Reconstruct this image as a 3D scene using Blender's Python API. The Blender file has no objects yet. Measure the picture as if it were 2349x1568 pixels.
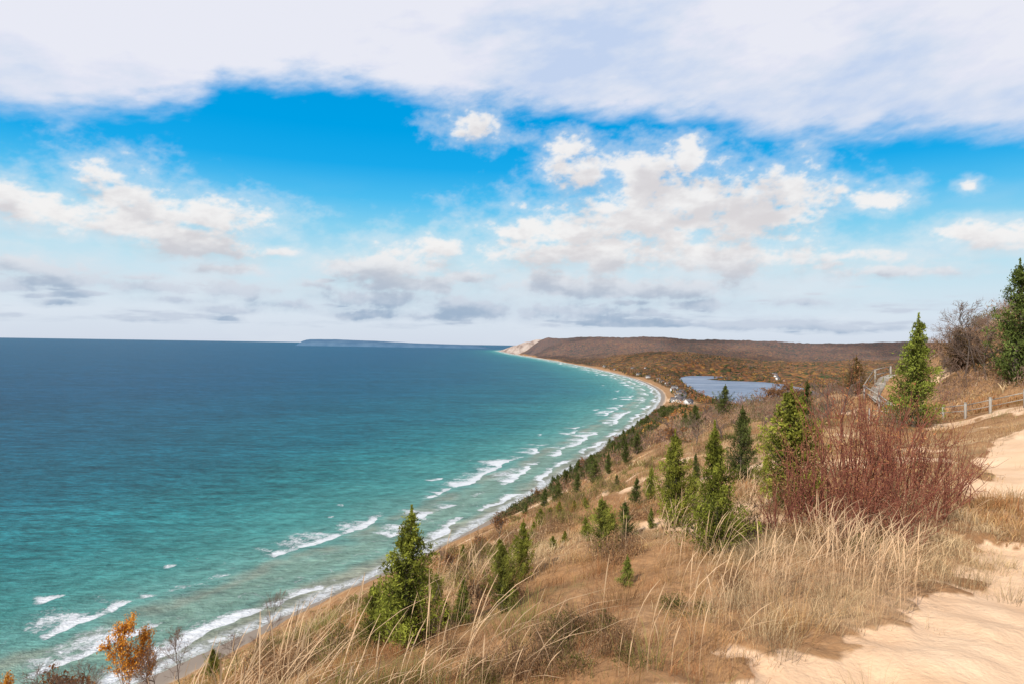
import bpy, math, random
import numpy as np
from mathutils import Matrix, Vector
rng=np.random.default_rng(7)
random.seed(7)
EYE=120.0   # eye height above the lake surface (m)
COL=bpy.context.scene.collection

# ------------------------------------------------------------------ helpers
def link(o,parent=None):
    COL.objects.link(o)
    if parent: o.parent=parent
    return o
def tag(o,label=None,cat=None,kind=None,group=None):
    if label: o["label"]=label
    if cat: o["category"]=cat
    if kind: o["kind"]=kind
    if group: o["group"]=group
    return o
def make_mesh(name,V,F,col=None,smooth=False,mat=None,attrs=None):
    V=np.asarray(V,dtype=np.float32); F=np.asarray(F,dtype=np.int32)
    me=bpy.data.meshes.new(name)
    me.vertices.add(len(V)); me.vertices.foreach_set("co",V.ravel())
    k=F.shape[1]
    me.loops.add(F.size); me.loops.foreach_set("vertex_index",F.ravel())
    me.polygons.add(len(F)); me.polygons.foreach_set("loop_start",np.arange(len(F),dtype=np.int32)*k)
    me.update(calc_edges=True)
    if smooth: me.polygons.foreach_set("use_smooth",np.ones(len(F),dtype=bool))
    if col is not None:
        c=np.ones((len(V),4),dtype=np.float32); c[:,:3]=col
        a=me.attributes.new("col",'FLOAT_COLOR','POINT'); a.data.foreach_set("color",c.ravel())
    if attrs:
        for n,v in attrs.items():
            a=me.attributes.new(n,'FLOAT','POINT'); a.data.foreach_set("value",np.asarray(v,dtype=np.float32))
    if mat: me.materials.append(mat)
    return me
def hashn(i,j,s=0):
    n=(i.astype(np.int64)*374761393+j.astype(np.int64)*668265263+s*1442695041)&0x7fffffff
    n=((n^(n>>13))*1274126177)&0x7fffffff
    n=n^(n>>16)
    return (n&0xffffff)/float(0xffffff)
def vnoise(x,y,s=0):
    xi=np.floor(x); yi=np.floor(y); fx=x-xi; fy=y-yi
    fx=fx*fx*fx*(fx*(fx*6-15)+10); fy=fy*fy*fy*(fy*(fy*6-15)+10)
    a=hashn(xi,yi,s); b=hashn(xi+1,yi,s); c=hashn(xi,yi+1,s); d=hashn(xi+1,yi+1,s)
    return (a*(1-fx)+b*fx)*(1-fy)+(c*(1-fx)+d*fx)*fy
def fbm(x,y,o=4,s=0,gain=.5):
    t=0;amp=.5;tot=0
    for k in range(o):
        ca,sa=math.cos(k*.9),math.sin(k*.9)
        t=t+amp*vnoise((x*ca-y*sa)*2**k+k*17.3,(x*sa+y*ca)*2**k-k*9.1,s+k); tot+=amp; amp*=gain
    return t/tot-.5
def sstep(x,a,b):
    t=np.clip((x-a)/(b-a),0,1); return t*t*(3-2*t)
def smin(a,b,k):
    h=np.clip(.5+.5*(b-a)/k,0,1); return b*(1-h)+a*h-k*h*(1-h)

# ------------------------------------------------------------------ shoreline
SH=np.array([(-2200,-3500),(-1000,-1500),(-448,-400),(-248,0),(-123,250),(-71,347),(-37,412),(46,620),(130,865),(222,1139),(301,1402),
 (378,1720),(428,2050),(466,2685),(430,4000),(294,6060),(50,8740),(-130,11500),(-240,14500),(400,17500),(4000,21000),(30000,40000)],float)
def catmull(P,n=5):
    out=[]
    for i in range(len(P)-1):
        p0=P[max(i-1,0)];p1=P[i];p2=P[i+1];p3=P[min(i+2,len(P)-1)]
        d1=np.linalg.norm(p2-p1)
        m1=(p2-p0)/max(np.linalg.norm(p2-p0),1e-6)*d1; m2=(p3-p1)/max(np.linalg.norm(p3-p1),1e-6)*d1
        for t in np.linspace(0,1,n,endpoint=False):
            h00=2*t**3-3*t**2+1;h10=t**3-2*t**2+t;h01=-2*t**3+3*t**2;h11=t**3-t**2
            out.append(h00*p1+h10*m1+h01*p2+h11*m2)
    out.append(P[-1]); return np.array(out)
SHP=catmull(SH,5)
def polydist(x,y,P,closed=False):
    best=np.full(x.shape,1e18); arc=np.zeros(x.shape); side=np.ones(x.shape); acc=0.
    n=len(P) if closed else len(P)-1
    for i in range(n):
        a=P[i]; b=P[(i+1)%len(P)]; d=b-a; L=np.hypot(*d)
        rx=x-a[0]; ry=y-a[1]
        t=np.clip((rx*d[0]+ry*d[1])/(L*L),0,1)
        dx=rx-t*d[0]; dy=ry-t*d[1]; q=dx*dx+dy*dy
        m=q<best
        best=np.where(m,q,best); arc=np.where(m,acc+t*L,arc)
        cr=(rx*d[1]-ry*d[0])
        side=np.where(m,np.where(cr>=0,1.,-1.),side)
        acc+=L
    return np.sqrt(best),arc,side
def shore(x,y):
    d,arc,s=polydist(x,y,SHP); return d*s,arc      # >0 inland
LAKE=catmull(np.array([(430,1230),(465,1450),(500,1800),(555,2150),(615,2450),(655,2640),(780,2900),(920,2860),(890,2740),(750,2610),(770,2520),(900,2440),(905,2190),(840,1850),(680,1350),(540,1190),(430,1230)],float),3)[:-1]
def inside(x,y,P):
    c=np.zeros(x.shape,bool)
    for i in range(len(P)):
        x1,y1=P[i];x2,y2=P[(i+1)%len(P)]
        if y1==y2: continue
        m=((y1>y)!=(y2>y))&(x<(x2-x1)*(y-y1)/(y2-y1)+x1)
        c^=m
    return c
def lakedist(x,y):
    d,_,_=polydist(x,y,LAKE,closed=True)
    return np.where(inside(x,y,LAKE),-d,d)
PATH=catmull(np.array([(-6,-2),(-2,0.5),(.6,2.2),(2.0,3.1),(3.1,3.7),(4.6,4.5),(5.9,6.2),(7.1,8.6),(8.6,11),(11.2,14.5),(15.5,20.5),(22,26),(30,30)],float),4)
RIDGE=np.array([(-50,13500,95),(150,11500,135),(450,9800,178),(650,8300,196),(1500,7500,194),(2600,7100,186),(4500,6700,176),(9000,6300,160),(14000,5000,140)],float)
def sand_path(x,y):
    d,arc,_=polydist(x,y,PATH)
    r=np.hypot(x,y)
    w=1.15+.45*(1-sstep(r,7,11))+.9*fbm(x*.8,y*.8,3,31)+1.2*fbm(x*2.6,y*2.6,4,35)
    w=w-1.25*sstep(r,9.8,11.5)*(1-sstep(r,14.5,16.5))
    return 1-sstep(d,w-.28,w+.28), d
def toe(a): return np.interp(a,[150,330,480],[13,12,9])
EA=[-3000,-500,-60,0,100,250,500,1000,1250,1500]; EZ=[-60,3,-1.4,-1.9,-7.4,-19,-42,-94,-112.5,-114.5]
def edgeS(a): return toe(a)+(118.3+np.interp(a,EA,EZ))/.561
def height(x,y,full=False):
    x=np.asarray(x,float); y=np.asarray(y,float)
    r=np.hypot(x,y)
    S,arc=shore(x,y)
    a=.447*x+.894*y; c=.894*x-.447*y
    TOE=toe(a)
    E=np.interp(a,EA,EZ)
    rise=.35*np.log1p(np.exp(np.clip((c-3.7)*1.6,-30,30)))/1.6
    rise=np.minimum(rise,4)*(1-sstep(a,75,160))
    sx=np.where(x<40,6.2,9.)
    m1=6.6*np.exp(-((x-40)/sx)**2/2-((y-52)/8.2)**2/2)
    m2=.8*np.exp(-((x-29.5)**2+(y-55)**2)/(2*4.5**2))
    bl=np.clip((-a+1350)/250,0,1)
    top=E+rise+m1+m2+fbm(x/70,y/70,3,3)*9*sstep(r,70,260)*(1-sstep(a,900,1200))+fbm(x/400,y/400,3,8)*30*sstep(a,1700,2800)
    slope=-118.3+(.559+.0007*(TOE-9))*(S-TOE)
    z=smin(top,slope,1.4+np.clip(r*.03,0,14))
    z=z+fbm(x/16,y/16,3,12)*2.6*sstep(r,14,70)*sstep(S,18,60)*bl
    z=z+fbm(x/50,y/50,3,14)*9*sstep(r,60,250)*sstep(S,18,90)*bl
    z=z+fbm(x/2.6,y/2.6,3,15)*.5*sstep(r,3,14)*bl*(1-sstep(r,150,400))
    z=z+78*np.exp(-((x-930)/430)**2-((y-3900)/1000)**2)*sstep(S,30,260)
    z=z+50*np.exp(-((x-2500)/800)**2-((y-4300)/700)**2)+40*np.exp(-((x-1750)/450)**2-((y-3500)/450)**2)
    rp=RIDGE[:,:2]; d,ra,_=polydist(x,y,rp)
    seg=np.concatenate([[0],np.cumsum(np.hypot(*np.diff(rp,axis=0).T))])
    amp=np.interp(ra,seg,RIDGE[:,2])
    amp=amp+fbm(ra/900,ra*0+3,3,23)*55
    hill=amp*(1-sstep(d,300,1700))*sstep(S,-20,330)
    z=z+hill+fbm(x/420,y/420,4,20)*95*(1-sstep(d,900,3000))*sstep(d,200,800)*sstep(S,30,500)*sstep(y,4200,5600)
    beach=np.where(S>0,-120+S*.09,-120+S*.05)
    z=np.where(S<TOE,np.minimum(z,beach+hill),z); z=np.maximum(z,np.where(S<TOE,beach,-119.2))
    z=np.maximum(z,-150)
    ld=lakedist(x,y)
    lz=np.where(ld<0,-122.,-118.6+.12*ld)
    z=np.where(ld<70,np.minimum(z,lz),z)
    sp,pd=sand_path(x,y)
    near=1-sstep(r,25,50)
    z=z+near*(fbm(x*1.3,y*1.3,3,40)*.26*(1-.4*sp)+.08*(1-sp)+fbm(x*3.1+5,y*3.1,3,44)*.07*sp)
    z=z+EYE
    if full: return z,S,arc,a,c,sp,ld,hill
    return z
def ground(x,y): return float(height(np.array([x],float),np.array([y],float))[0])
def walk(bearing,slope):
    """survey helper: follow a line of sight (tangents of bearing and elevation) from the lookout until it meets the ground"""
    d=np.geomspace(2.2,2600,3500)
    z=height(bearing*d,d); m=np.nonzero(EYE+slope*d<z)[0]
    k=m[0] if len(m) else 2000
    return bearing*d[k],d[k],z[k]

# ------------------------------------------------------------------ node helpers
class NT:
    def __init__(s,tree): s.t=tree; s.n=tree.nodes; s.l=tree.links
    def new(s,typ,**k):
        n=s.n.new(typ)
        for a,b in k.items(): setattr(n,a,b)
        return n
    def put(s,sock,v):
        if isinstance(v,bpy.types.NodeSocket): s.l.new(v,sock)
        elif v is not None: sock.default_value=v
    def math(s,op,a,b=None,c=None,clamp=False):
        n=s.new('ShaderNodeMath',operation=op); n.use_clamp=clamp
        s.put(n.inputs[0],a)
        if b is not None: s.put(n.inputs[1],b)
        if c is not None: s.put(n.inputs[2],c)
        return n.outputs[0]
    def vm(s,op,a,b=None):
        n=s.new('ShaderNodeVectorMath',operation=op); s.put(n.inputs[0],a)
        if b is not None: s.put(n.inputs[1],b)
        return n.outputs['Value'] if op in('LENGTH','DOT_PRODUCT','DISTANCE') else n.outputs[0]
    def noise(s,vec,scale,detail=4,rough=.55,dist=0):
        n=s.new('ShaderNodeTexNoise'); s.put(n.inputs['Vector'],vec); n.inputs['Scale'].default_value=scale
        n.inputs['Detail'].default_value=detail; n.inputs['Roughness'].default_value=rough; n.inputs['Distortion'].default_value=dist
        return n.outputs['Fac']
    def ramp(s,f,stops,interp='LINEAR'):
        n=s.new('ShaderNodeValToRGB'); s.put(n.inputs[0],f); r=n.color_ramp; r.interpolation=interp
        cc=lambda c:(tuple(c)+(1,)) if not isinstance(c,(int,float)) else (c,c,c,1)
        while len(r.elements)>1: r.elements.remove(r.elements[-1])
        r.elements[0].position=stops[0][0]; r.elements[0].color=cc(stops[0][1])
        for p,c in stops[1:]:
            e=r.elements.new(p); e.color=cc(c)
        return n.outputs[0]
    def mix(s,f,a,b,mode='MIX'):
        n=s.new('ShaderNodeMix',data_type='RGBA',blend_type=mode); s.put(n.inputs[0],f)
        s.put(n.inputs[6],a if not isinstance(a,tuple) else a+(1,)); s.put(n.inputs[7],b if not isinstance(b,tuple) else b+(1,))
        return n.outputs[2]
    def mr(s,v,a,b,c=0.,d=1.,smooth=True):
        n=s.new('ShaderNodeMapRange'); n.interpolation_type='SMOOTHSTEP' if smooth else 'LINEAR'
        s.put(n.inputs[0],v)
        for i,q in enumerate((a,b,c,d)): s.put(n.inputs[i+1],q)
        return n.outputs[0]
    def attr(s,name): return s.new('ShaderNodeAttribute',attribute_name=name)
    def comb(s,x,y,z=0.):
        n=s.new('ShaderNodeCombineXYZ')
        for i,q in enumerate((x,y,z)): s.put(n.inputs[i],q)
        return n.outputs[0]
    def scale(s,v,k):
        n=s.new('ShaderNodeVectorMath',operation='SCALE'); s.put(n.inputs[0],v); s.put(n.inputs['Scale'],k); return n.outputs[0]
def material(name,build,rough=.85,spec=.2):
    m=bpy.data.materials.new(name); m.use_nodes=True; t=NT(m.node_tree)
    b=m.node_tree.nodes['Principled BSDF']; b.inputs['Roughness'].default_value=rough; b.inputs['Specular IOR Level'].default_value=spec
    build(t,b); return m
def bump(t,h,strength,dist,prev=None):
    n=t.new('ShaderNodeBump'); n.inputs['Strength'].default_value=strength; n.inputs['Distance'].default_value=dist
    t.put(n.inputs['Height'],h)
    if prev is not None: t.l.new(prev,n.inputs['Normal'])
    return n.outputs[0]

def leafmat(name,trans=.25,var=.35):
    m=bpy.data.materials.new(name); m.use_nodes=True; t=NT(m.node_tree)
    t.n.remove(t.n['Principled BSDF']); out=t.n['Material Output']
    c=t.attr("col").outputs['Color']
    if var:
        oi=t.new('ShaderNodeObjectInfo').outputs['Random']
        c=t.scale(c,t.math('ADD',t.math('MULTIPLY',oi,var),1.-var*.5))
    df=t.new('ShaderNodeBsdfDiffuse'); t.l.new(c,df.inputs['Color'])
    tr=t.new('ShaderNodeBsdfTranslucent'); t.l.new(c,tr.inputs['Color'])
    mx=t.new('ShaderNodeMixShader'); mx.inputs[0].default_value=trans
    t.l.new(df.outputs[0],mx.inputs[1]); t.l.new(tr.outputs[0],mx.inputs[2]); t.l.new(mx.outputs[0],out.inputs[0])
    return m
M_leaf=leafmat("foliage",.3)
M_grass=leafmat("dry_grass_blades",.3,.0)
M_far=leafmat("forest_foliage",.1,.0)
def plainmat(name,c1,c2,scale=8,rough=.85,bmp=.3,stretch=(1,1,1)):
    def b(t,p):
        tc=t.new('ShaderNodeTexCoord').outputs['Object']
        v=t.vm('MULTIPLY',tc,stretch)
        n=t.noise(v,scale,5,.6)
        t.l.new(t.ramp(n,[(.3,c1),(.7,c2)]),p.inputs['Base Color'])
        if bmp: t.l.new(bump(t,n,bmp,.02),p.inputs['Normal'])
    return material(name,b,rough)
M_bark=plainmat("bark",(.07,.05,.04),(.19,.15,.12),9,stretch=(1,1,.25))
M_twig=plainmat("bare_twigs",(.15,.095,.07),(.29,.20,.15),3,bmp=0)
M_bush=plainmat("brown_twigs",(.20,.12,.07),(.36,.23,.13),3,bmp=0)
M_birch=plainmat("pale_bark",(.16,.13,.11),(.5,.46,.41),5,stretch=(1,1,2))
M_redstem=plainmat("red_stems",(.17,.05,.033),(.34,.135,.085),4,bmp=0)
M_wood=plainmat("weathered_wood",(.26,.23,.19),(.50,.46,.40),6,stretch=(1,1,.2))
M_wall=plainmat("white_siding",(.62,.61,.58),(.80,.79,.76),.6)
M_roof=plainmat("roof_shingles",(.10,.09,.09),(.22,.19,.18),.8)
M_glass=plainmat("window_glass",(.03,.04,.05),(.07,.09,.11),.3,.15,0)

# ------------------------------------------------------------------ ground
def ground_mat(t,p):
    pos=t.new('ShaderNodeTexCoord').outputs['Object']
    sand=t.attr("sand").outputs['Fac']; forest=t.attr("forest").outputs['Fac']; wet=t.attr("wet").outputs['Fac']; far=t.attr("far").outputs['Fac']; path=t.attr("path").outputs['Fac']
    n2=t.noise(pos,.8,5,.65); n3=t.noise(pos,9,4,.7); n25=t.noise(pos,.22,6,.75)
    g=t.ramp(n2,[(.30,(.20,.115,.05)),(.45,(.38,.21,.09)),(.58,(.50,.30,.14)),(.75,(.60,.41,.23))])
    g2=t.ramp(n25,[(.34,(.17,.155,.055)),(.42,(.36,.185,.085)),(.54,(.48,.255,.12)),(.64,(.62,.41,.235)),(.72,(.72,.50,.33))])
    g=t.mix(.6,g,g2)
    g=t.mix(t.mr(n3,.3,.7,0,.5),g,(.17,.10,.055))
    s1=t.noise(pos,1.2,6,.5); s2=t.noise(pos,45,3,.6); s4=t.noise(pos,4.5,3,.6)
    s=t.ramp(s1,[(.3,(.74,.475,.28)),(.7,(.87,.61,.39))]); s=t.mix(t.mr(s2,.35,.7,0,.18),s,(.58,.38,.22))
    lit=t.noise(pos,14,4,.75); s=t.mix(t.mr(lit,.63,.72,0,.45),s,(.38,.23,.12))
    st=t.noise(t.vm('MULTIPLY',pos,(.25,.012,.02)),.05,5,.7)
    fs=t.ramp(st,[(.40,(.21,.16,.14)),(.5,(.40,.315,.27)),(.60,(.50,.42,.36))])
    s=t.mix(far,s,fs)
    wetc=t.mix(wet,s,(.29,.235,.185))
    vo=t.new('ShaderNodeTexVoronoi'); t.put(vo.inputs['Vector'],pos); vo.inputs['Scale'].default_value=1/15.
    hue=t.new('ShaderNodeSeparateColor'); t.l.new(vo.outputs['Color'],hue.inputs[0])
    big=t.noise(pos,.0034,5,.7)
    hv=t.math('ADD',t.math('MULTIPLY',hue.outputs[0],.42),t.math('MULTIPLY',big,.70))
    f=t.ramp(hv,[(.30,(.03,.055,.022)),(.40,(.09,.095,.035)),(.47,(.15,.09,.05)),(.57,(.22,.11,.055)),(.67,(.30,.125,.045)),(.78,(.38,.21,.06)),(.9,(.20,.14,.10))])
    f=t.mix(t.mr(vo.outputs['Distance'],.3,.9,0,.5),f,(.04,.03,.02))
    f=t.mix(t.math('MULTIPLY',far,.72,clamp=True),f,(.115,.098,.115))  # aerial haze painted in: woods tint greyer with distance
    f=t.scale(f,t.mr(t.noise(pos,.00085,3,.5),.40,.58,.66,1.12))  # broad cloud shadows painted into the forest colour
    mm=t.math('ADD',sand,t.math('MULTIPLY',t.math('SUBTRACT',n2,.5),t.math('MULTIPLY',t.math('SUBTRACT',1.,path),.9)))
    mm=t.math('ADD',mm,t.math('MULTIPLY',t.math('SUBTRACT',s4,.5),.35))
    col=t.mix(forest,g,f)
    col=t.mix(t.mr(mm,.36,.64),col,wetc)
    t.l.new(col,p.inputs['Base Color'])
    inv=t.math('SUBTRACT',1.,vo.outputs['Distance'])
    fb=bump(t,t.math('MULTIPLY',inv,forest),.9,9)
    nb=bump(t,s1,.25,.06,fb); nb=bump(t,s4,.5,.05,nb); nb=bump(t,n3,.5,.022,nb); nb=bump(t,s2,.35,.008,nb)
    t.l.new(nb,p.inputs['Normal'])
M_ground=material("ground_soil_sand_forest",ground_mat,.95,.05)

def polar(rmin,rmax,nr,lo=-60,hi=62,fine=.16,coarse=2.5):
    R=np.concatenate([[0.02],np.geomspace(rmin,rmax,nr)])
    A=np.concatenate([np.arange(lo,hi,fine),np.arange(hi,360+lo,coarse)])
    A=np.radians(A); na=len(A); rr,aa=np.meshgrid(R,A,indexing='ij')
    x=rr*np.sin(aa); y=rr*np.cos(aa)
    i=np.arange(len(R)-1)[:,None]*na; j=np.arange(na)[None,:]; j2=(j+1)%na
    F=np.stack([i+j,i+j2,i+na+j2,i+na+j],-1).reshape(-1,4)[:,::-1]
    return x.ravel(),y.ravel(),F
def townmask(x,y): return np.exp(-((x-365)/30)**2-((y-1480)/130)**2)
x,y,F=polar(.6,60000,620)
z,S,arc,a,c,sp,ld,hill=height(x,y,True)
r=np.hypot(x,y); TT=toe(a)
forest=np.clip(sstep(a+fbm(x/60,y/60,3,5)*150,900,1250)*sstep(S+fbm(x/40,y/40,2,6)*20,28,45),0,1)
forest=np.maximum(forest,sstep(c+fbm(x/30,y/30,3,9)*30,25,60)*sstep(r,100,200)*.8)
beach=1-sstep(S,TT,TT+5)
dune=sstep(y+fbm(x/300,y/300,3,50)*900+ S*.9,8300,8700)*(1-sstep(S+fbm(x/200,y/200,3,51)*300,380,520))
pt=sstep(fbm(x/14,y/9,4,60),.0,.10)*np.exp(-((a-235)/150)**2-((S-150)/38)**2)
pt2=sstep(fbm(x/10,y/10,3,61),-.05,.12)*np.exp(-((a-230)/70)**2-((S-28)/10)**2)
pt3=sstep(fbm(x/3.5,y/2.6,4,63),.09,.17)*(1-sstep(r,60,150))*sstep(r,5,9)*.62
town=townmask(x,y)*sstep(S,0,10)*.8*(ld>5)
sand=np.clip(np.maximum.reduce([beach,dune,sp,pt*1.2,pt2,pt3,town]),0,1)
forest=forest*(1-dune)*(1-np.clip(town,0,1))
z=z+forest*sstep(r,1700,2600)*sstep(ld,15,50)*sstep(S,40,90)*(vnoise(x/22,y/22,70)*9+vnoise(x/60,y/60,71)*8-2)
wet=(1-sstep(S,TT*.7,TT+4)*.7)*(r<6000)*beach
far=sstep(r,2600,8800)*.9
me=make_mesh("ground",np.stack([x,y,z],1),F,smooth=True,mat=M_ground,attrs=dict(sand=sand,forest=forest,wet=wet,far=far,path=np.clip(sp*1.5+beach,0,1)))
g=link(bpy.data.objects.new("ground",me)); tag(g,"sandy bluff of dry grass falling to a beach and autumn woods","ground","structure")

# ------------------------------------------------------------------ water
def water_mat(t,p):
    pos=t.new('ShaderNodeTexCoord').outputs['Object']
    off=t.attr("off").outputs['Fac']; arc=t.attr("arc").outputs['Fac']
    wb=t.math('MULTIPLY',t.math('SUBTRACT',t.noise(pos,.014,4,.6),.5),36.)
    o=t.math('ADD',off,wb)
    big=t.noise(pos,.0016,4,.6)
    oc=t.math('ADD',t.math('ADD',off,t.math('MULTIPLY',t.math('SUBTRACT',big,.5),360.)),wb)  # low-frequency warp paints cloud-shadow patches into the water colour
    sel=t.mr(off,40.,220.,0.,1.)
    oo=t.math('ADD',t.math('MULTIPLY',oc,sel),t.math('MULTIPLY',o,t.math('SUBTRACT',1.,sel)))
    x01=t.math('DIVIDE',oo,1600.)
    c=t.ramp(x01,[(0,(.33,.29,.21)),(.006,(.26,.34,.26)),(.014,(.20,.37,.30)),(.026,(.23,.36,.28)),(.038,(.15,.35,.30)),(.065,(.075,.295,.27)),(.11,(.030,.21,.22)),
        (.20,(.014,.145,.187)),(.38,(.009,.108,.172)),(.70,(.008,.090,.165)),(1,(.008,.087,.165))])
    bar=t.math('MULTIPLY',t.mr(t.math('ABSOLUTE',t.math('SUBTRACT',o,56.)),1.,13.,1.,0.),t.mr(t.noise(pos,.02,3),.38,.58,0,.6))
    bar=t.math('MAXIMUM',bar,t.math('MULTIPLY',t.mr(t.math('ABSOLUTE',t.math('SUBTRACT',o,11.)),2.,14.,1.,0.),.65))
    c=t.mix(bar,c,(.34,.325,.24))
    rot=t.new('ShaderNodeMapping'); t.l.new(pos,rot.inputs[0]); rot.inputs['Rotation'].default_value=(0,0,math.radians(-18)); rot.inputs['Scale'].default_value=(.30,1.,1.)
    st=t.noise(rot.outputs[0],.085,6,.8)
    st2=t.noise(rot.outputs[0],.012,4,.6)
    amp_=t.mr(off,60.,260.,.55,1.)
    def rng_(fac,lo,hi,k):
        v=t.mr(fac,lo,hi,-k,k,False); return t.math('ADD',1.,t.math('MULTIPLY',v,amp_))
    c=t.scale(c,rng_(st,.36,.64,.52))  # light and dark of the waves painted into the water colour
    c=t.scale(c,rng_(st2,.35,.65,.16))
    fine=t.noise(rot.outputs[0],.45,4,.75)
    c=t.scale(c,rng_(fine,.38,.64,.46))
    # breakers: crest on the shoreward edge, lacy wash trailing seaward
    lace=t.noise(pos,.30,8,.80,1.0); clump=t.noise(pos,.045,4,.6)
    lz=t.math('ADD',t.math('MULTIPLY',t.math('SUBTRACT',lace,.5),2.5),t.math('MULTIPLY',t.math('SUBTRACT',clump,.5),2.4))
    foam=None
    skew=t.math('MULTIPLY',t.math('SUBTRACT',t.noise(t.comb(t.math('MULTIPLY',arc,.010),7.,0.),1.,4),.5),60.)
    os_=t.math('ADD',t.math('ADD',off,t.math('MULTIPLY',wb,.75)),skew)
    for i,(cc,lo,wd) in enumerate([(14.,.44,13.),(39.,.465,28.),(68.,.465,34.),(104.,.55,22.),(150.,.60,12.)]):
        pn=t.noise(t.comb(t.math('MULTIPLY',arc,.0105),31.7*i+9.,0.),1.,4,.65)
        pm=t.mr(pn,lo-.02,lo+.10)
        d=t.math('SUBTRACT',os_,cc)
        tail=t.math('MULTIPLY',t.mr(d,-2.,0.),t.mr(t.math('DIVIDE',d,t.math('ADD',t.math('MULTIPLY',pm,wd),1.5)),1.3,0.))
        crest_=t.math('MULTIPLY',t.mr(d,-1.8,0.),t.mr(d,7.0,1.6))
        m=t.math('ADD',t.math('MULTIPLY',tail,.57),t.math('MULTIPLY',crest_,.40))
        m=t.math('MULTIPLY',m,t.math('ADD',t.math('MULTIPLY',pm,.97),.03))
        f=t.mr(t.math('ADD',m,t.math('MULTIPLY',lz,t.mr(m,0.,.45,.10,.85))),.28,.64,0.,1.,False)
        foam=f if foam is None else t.math('MAXIMUM',foam,f)
    sw=t.math('ADD',off,t.math('MULTIPLY',t.math('SUBTRACT',t.noise(pos,.05,4),.5),18.))
    run=t.math('MULTIPLY',t.mr(t.math('ABSOLUTE',t.math('SUBTRACT',sw,4.5)),.8,6.5,1.,0.),t.mr(lace,.36,.54))
    foam=t.math('MAXIMUM',foam,t.math('MULTIPLY',run,.9))
    film=t.math('MULTIPLY',t.mr(off,115.,20.,0.,.65),t.mr(t.noise(pos,.10,8,.82,1.5),.55,.70))
    foam=t.math('MAXIMUM',foam,film)
    sc=t.new('ShaderNodeMapping'); t.l.new(pos,sc.inputs[0]); sc.inputs['Rotation'].default_value=(0,0,math.radians(-25)); sc.inputs['Scale'].default_value=(.10,.38,1)
    cap=t.mr(t.noise(sc.outputs[0],1.,4,.65),.71,.79)
    foam=t.math('MAXIMUM',foam,t.math('MULTIPLY',cap,.75),clamp=True)
    col=t.mix(foam,c,(.84,.86,.86))
    t.l.new(col,p.inputs['Base Color'])
    t.l.new(t.mr(foam,0.,1.,.45,.9,False),p.inputs['Roughness'])
    p.inputs['Specular IOR Level'].default_value=.06
    crest=t.math('SINE',t.math('MULTIPLY',t.math('ADD',o,t.math('MULTIPLY',st2,60.)),.40))
    crest=t.math('MULTIPLY',crest,t.mr(off,20.,320.,1.,0.))
    nb=bump(t,st,1.,5.); nb=bump(t,fine,.9,1.2,nb); nb=bump(t,crest,.7,.8,nb); nb=bump(t,foam,.6,.5,nb)
    t.l.new(nb,p.inputs['Normal'])
M_water=material("lake_water",water_mat,.25,.05)
x,y,F=polar(120,240000,420)
S,arc=shore(x,y)
me=make_mesh("water",np.stack([x,y,np.zeros_like(x)],1),F,smooth=True,mat=M_water,attrs=dict(off=-S,arc=arc))
w=link(bpy.data.objects.new("water",me)); tag(w,"great lake, deep blue offshore, turquoise with surf inshore","lake","structure")
def lakemat(t,p):
    pos=t.new('ShaderNodeTexCoord').outputs['Object']
    n=t.noise(t.vm('MULTIPLY',pos,(.3,1,1)),.012,6,.75); n2=t.noise(t.vm('MULTIPLY',pos,(.3,1,1)),.08,4,.7)
    c=t.ramp(n,[(.35,(.13,.175,.245)),(.5,(.19,.24,.315)),(.64,(.30,.35,.41))])
    t.l.new(t.scale(c,t.mr(n2,.35,.65,.85,1.15)),p.inputs['Base Color'])
    t.l.new(bump(t,t.noise(pos,.5,4),.5,.4),p.inputs['Normal'])
M_lake=material("inland_lake_water",lakemat,.45,.08)
cx,cy=LAKE.mean(0)
outer=(LAKE-[cx,cy])*1.03+[cx,cy]
me=bpy.data.meshes.new("inland_lake"); me.from_pydata([(p[0],p[1],1.5) for p in outer],[],[tuple(range(len(outer)))[::-1]]); me.materials.append(M_lake)
me.update()
if me.polygons[0].normal.z<0: me.flip_normals()
o=link(bpy.data.objects.new("inland_lake",me)); tag(o,"calm slate-blue inland lake ringed by autumn woods","lake","structure")

# ------------------------------------------------------------------ distant island
def island():
    n=160; xs=np.linspace(-6700,-700,n); m=26
    V=[];
    for k in range(m):
        v=k/(m-1); yy=21000+v*2600
        prof=np.interp(xs,[-6700,-6560,-6000,-5200,-4400,-3300,-2200,-1200,-700],[0,200,215,205,180,140,118,104,0])
        prof=prof*(1+.10*(fbm(xs/300,xs*0+v*9,4,80)))*math.sin(math.pi*min(max(v,.0),1))**.35
        V.append(np.stack([xs,np.full(n,yy),prof-2],1))
    V=np.concatenate(V); i=np.arange(m-1)[:,None]*n; j=np.arange(n-1)[None,:]
    F=np.stack([i+j,i+j+1,i+n+j+1,i+n+j],-1).reshape(-1,4)
    def b(t,p):
        pos=t.new('ShaderNodeTexCoord').outputs['Object']
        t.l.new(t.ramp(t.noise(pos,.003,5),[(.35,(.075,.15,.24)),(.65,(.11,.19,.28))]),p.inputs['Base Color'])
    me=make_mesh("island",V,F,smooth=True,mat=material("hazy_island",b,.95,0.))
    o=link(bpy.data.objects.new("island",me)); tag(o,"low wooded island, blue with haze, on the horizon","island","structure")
island()

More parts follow.
